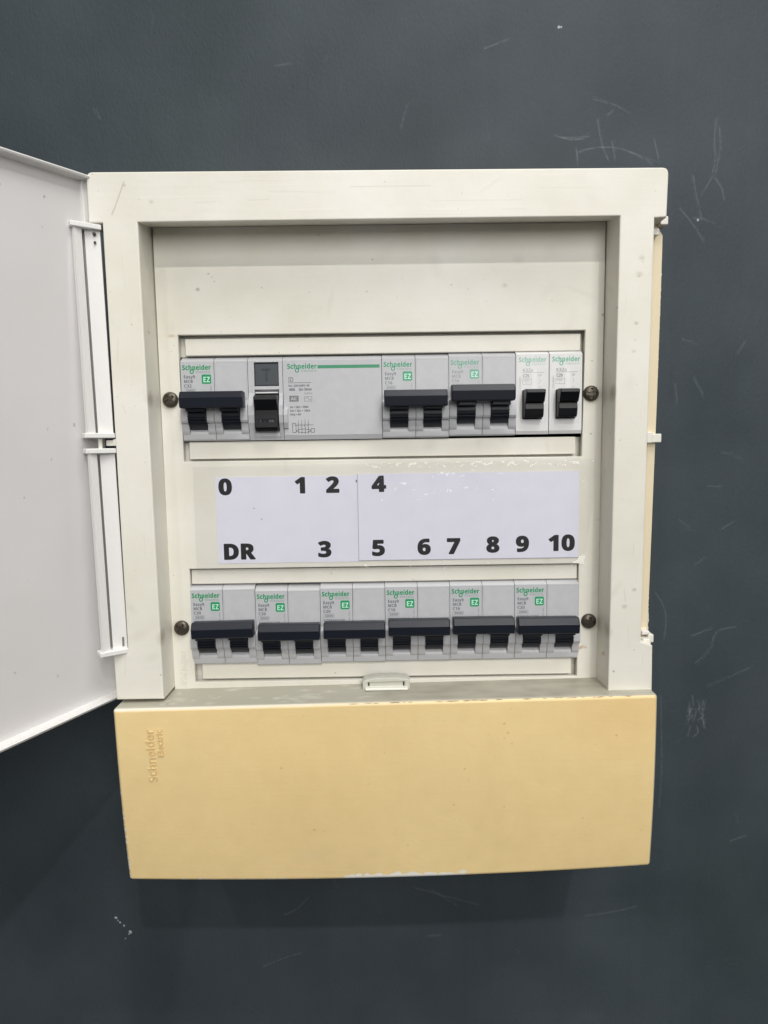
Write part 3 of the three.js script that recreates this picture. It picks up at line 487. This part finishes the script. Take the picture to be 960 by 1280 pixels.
// ------------------------------------------------------------------ the taped paper label between the rows
{
  const t = thing('paper_label', 'white paper label with black numbers 0 to 10 and DR under clear tape', 'label', 0, -65, 0);
  const oy = 65, num = (x0, x1, y0, y1, marks, seam) => {
    const k = 12, w = x1 - x0, h = y1 - y0, [c, g] = canvas(Math.round(w * k), Math.round(h * k));
    g.fillStyle = 'rgb(222,222,234)'; g.fillRect(0, 0, c.width, c.height); mottle(g, c.width, c.height, 160, 6, 5, [1, 1, 0.8]);
    g.fillStyle = 'rgb(24,24,28)'; g.strokeStyle = 'rgb(24,24,28)'; g.textAlign = 'center'; g.lineJoin = 'round'; g.lineWidth = 0.75 * k;
    for (const [s, x, y, a] of marks) { g.save(); g.translate((x - x0) * k, (y1 - y) * k); g.rotate(a ?? 0); g.scale(1.16, 1); g.font = `bold ${11.5 * k}px sans-serif`; g.fillText(s, 0, 4.1 * k); g.strokeText(s, 0, 4.1 * k); g.restore(); }
    if (!seam) { g.fillStyle = 'rgba(112,112,128,0.55)'; g.fillRect(0, 0, 0.28 * k, c.height); g.fillStyle = 'rgba(120,120,136,0.4)'; g.fillRect(0, c.height - 0.3 * k, c.width, 0.3 * k); }  // grey lines painted as the shading of the cut paper edge
    if (seam) { g.fillStyle = 'rgba(40,40,46,0.8)'; g.fillRect((-15 - x0) * k, (y1 + 44.2) * k, 0.6 * k, 1.4 * k); for (const [x, y] of [[-67, -65], [-92 + 21, -59]]) { g.fillStyle = 'rgba(60,60,64,0.5)'; g.beginPath(); g.arc((x - x0) * k, (y1 - y) * k, 0.35 * k, 0, 7); g.fill(); } }
    return std({ map: tex(c), roughness: 0.55 });
  };
  const quad = (x0, x1, y0, y1, z0, z1) => planar(box(x0, x1, y0 + oy, y1 + oy, z0, z1), x0, y0 + oy, x1 - x0, y1 - y0);
  mesh('paper_sheet', quad(-91.6, -13.7, -89.3, -41.7, 0.05, 0.2), num(-91.6, -13.7, -89.3, -41.7, [['0', -86.3, -47.1], ['1', -44.8, -46.8], ['2', -27.7, -46.7], ['DR', -80.2, -82.9], ['3', -32.7, -82.2]], true), t);
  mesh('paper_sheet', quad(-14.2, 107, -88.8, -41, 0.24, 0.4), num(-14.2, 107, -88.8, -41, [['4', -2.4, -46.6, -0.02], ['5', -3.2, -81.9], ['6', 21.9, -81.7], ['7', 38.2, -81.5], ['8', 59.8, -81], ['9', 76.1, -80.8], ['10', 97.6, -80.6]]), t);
  // clear tape, wrinkled and lifting at its right-hand corners
  const nx = 300, ny = 90, g = new THREE.PlaneGeometry(1, 1, nx, ny), p = g.attributes.position, uv = g.attributes.uv;
  const edge = (f, s) => 0.7 * noise.noise(f * 9, s, 1) + 0.35 * noise.noise(f * 31, s, 4);
  for (let i = 0; i < p.count; i++) {
    const u = uv.getX(i), v = uv.getY(i);
    const xr = 110 + 5.5 * Math.min(1, v * 1.4) + edge(v, 3) * 1.6, xl = -103.5 + 0.3 * edge(v, 9);
    const x = xl + (xr - xl) * u, yt = -35.9 + 1.2 * u + edge(u, 1) * (u > 0.4 ? 1 : 0.3), yb = -95.0 + 1.8 * u + edge(u, 5) * (u > 0.4 ? 1 : 0.3), y = yb + (yt - yb) * v;
    const wr = (u > 0.42 ? 1 : 0.25), border = Math.max(0, 1 - Math.min(1 - v, v) * 9), c1 = Math.max(0, 1 - Math.hypot(x - 114, y + 36) / 9), c2 = Math.max(0, 1 - Math.hypot(x - 111, y + 94) / 8);
    const z = 0.62 + wr * (0.42 * Math.abs(fbm(x / 8, y / 17, 3)) + border * 1.1 * Math.abs(fbm(x / 5 + y / 9, y / 5, 6))) + wr * (u > 0.38 ? 0.5 * Math.max(0, 1 - Math.abs(u - 0.62) * 2.2) * Math.abs(fbm(x / 3.2 + y / 11, y / 4.5, 21)) * (0.3 + v) : 0) + 2.6 * c1 * c1 + 2.2 * c2 * c2 + border * 0.15;
    p.setXYZ(i, x, y + oy, Math.max(0.5, z - border * 0.1));
    uv.setXY(i, x / 100, y / 100);
  }
  g.computeVertexNormals();
  const tb = noiseTex(512, (x, y) => 0.5 + 0.5 * fbm(x / 60, y / 9, 11, 3) + 0.3 * fbm(x / 14, y / 14, 2, 2)); tb.repeat.set(2, 2);
  mesh('clear_tape', g, new THREE.MeshPhysicalMaterial({ color: lin(0.97, 0.97, 0.975), transmission: 1, thickness: 0, roughness: 0.07, ior: 1.4, bumpMap: tb, bumpScale: 0.00003, side: THREE.DoubleSide }), t);
}

// ------------------------------------------------------------------ the ceiling lamps that light the wall
for (const [i, [x, y, z, power]] of LAMPS.entries()) {
  const lamp = thing('ceiling_lamp', ['small round ceiling lamp furthest right in front of the wall', 'small round ceiling lamp straight in front of the box', 'small round ceiling lamp furthest left in front of the wall'][i], 'ceiling lamp', x, y, z);
  mesh('housing', new THREE.LatheGeometry([[0, 60], [50, 58], [58, 40], [58, 6], [52, 6], [50, 20], [0, 22]].map((p) => new THREE.Vector2(...p)), 32), whitePlastic, lamp);
  mesh('diffuser', new THREE.CylinderGeometry(46, 46, 4, 32).translate(0, 12, 0), new THREE.MeshStandardMaterial({ color: 0xffffff, emissive: 0xfff4e4, emissiveIntensity: 3 }), lamp);
  const s = new THREE.SpotLight(lin(1, 0.975, 0.925), power, 0, 1.25, 0.6, 2);
  s.position.copy(W(x, y - 2, z)); s.target.position.copy(W(0, -80, 0)); s.castShadow = true; s.shadow.radius = 1.6; s.shadow.mapSize.set(2048, 2048); s.shadow.camera.near = 0.1;
  scene.add(s, s.target);
}

for (const PANEL of PANELS) {  // out-of-view fill panels, added to brighten and soften the light
  const t = thing('fill_panel', PANEL.label, 'light panel', ...PANEL.at), half = PANEL.size * 500;
  t.lookAt(W(0, -80, 0));
  mesh('frame', [box(-half - 20, half + 20, half, half + 20, -40, 4), box(-half - 20, half + 20, -half - 20, -half, -40, 4), box(-half - 20, -half, -half, half, -40, 4), box(half, half + 20, -half, half, -40, 4), box(-half, half, -half, half, -40, -20)], whitePlastic, t);
  mesh('diffuser', box(-half, half, -half, half, -18, -4), new THREE.MeshStandardMaterial({ color: 0xffffff, emissive: 0xffffff, emissiveIntensity: 0.6 }), t);
  const a = new THREE.RectAreaLight(lin(1, 0.985, 0.955), PANEL.strength, PANEL.size, PANEL.size);
  a.position.copy(W(...PANEL.at)); a.lookAt(W(0, -80, 0)); a.castShadow = true; scene.add(a);
}
renderer.render(scene, camera);
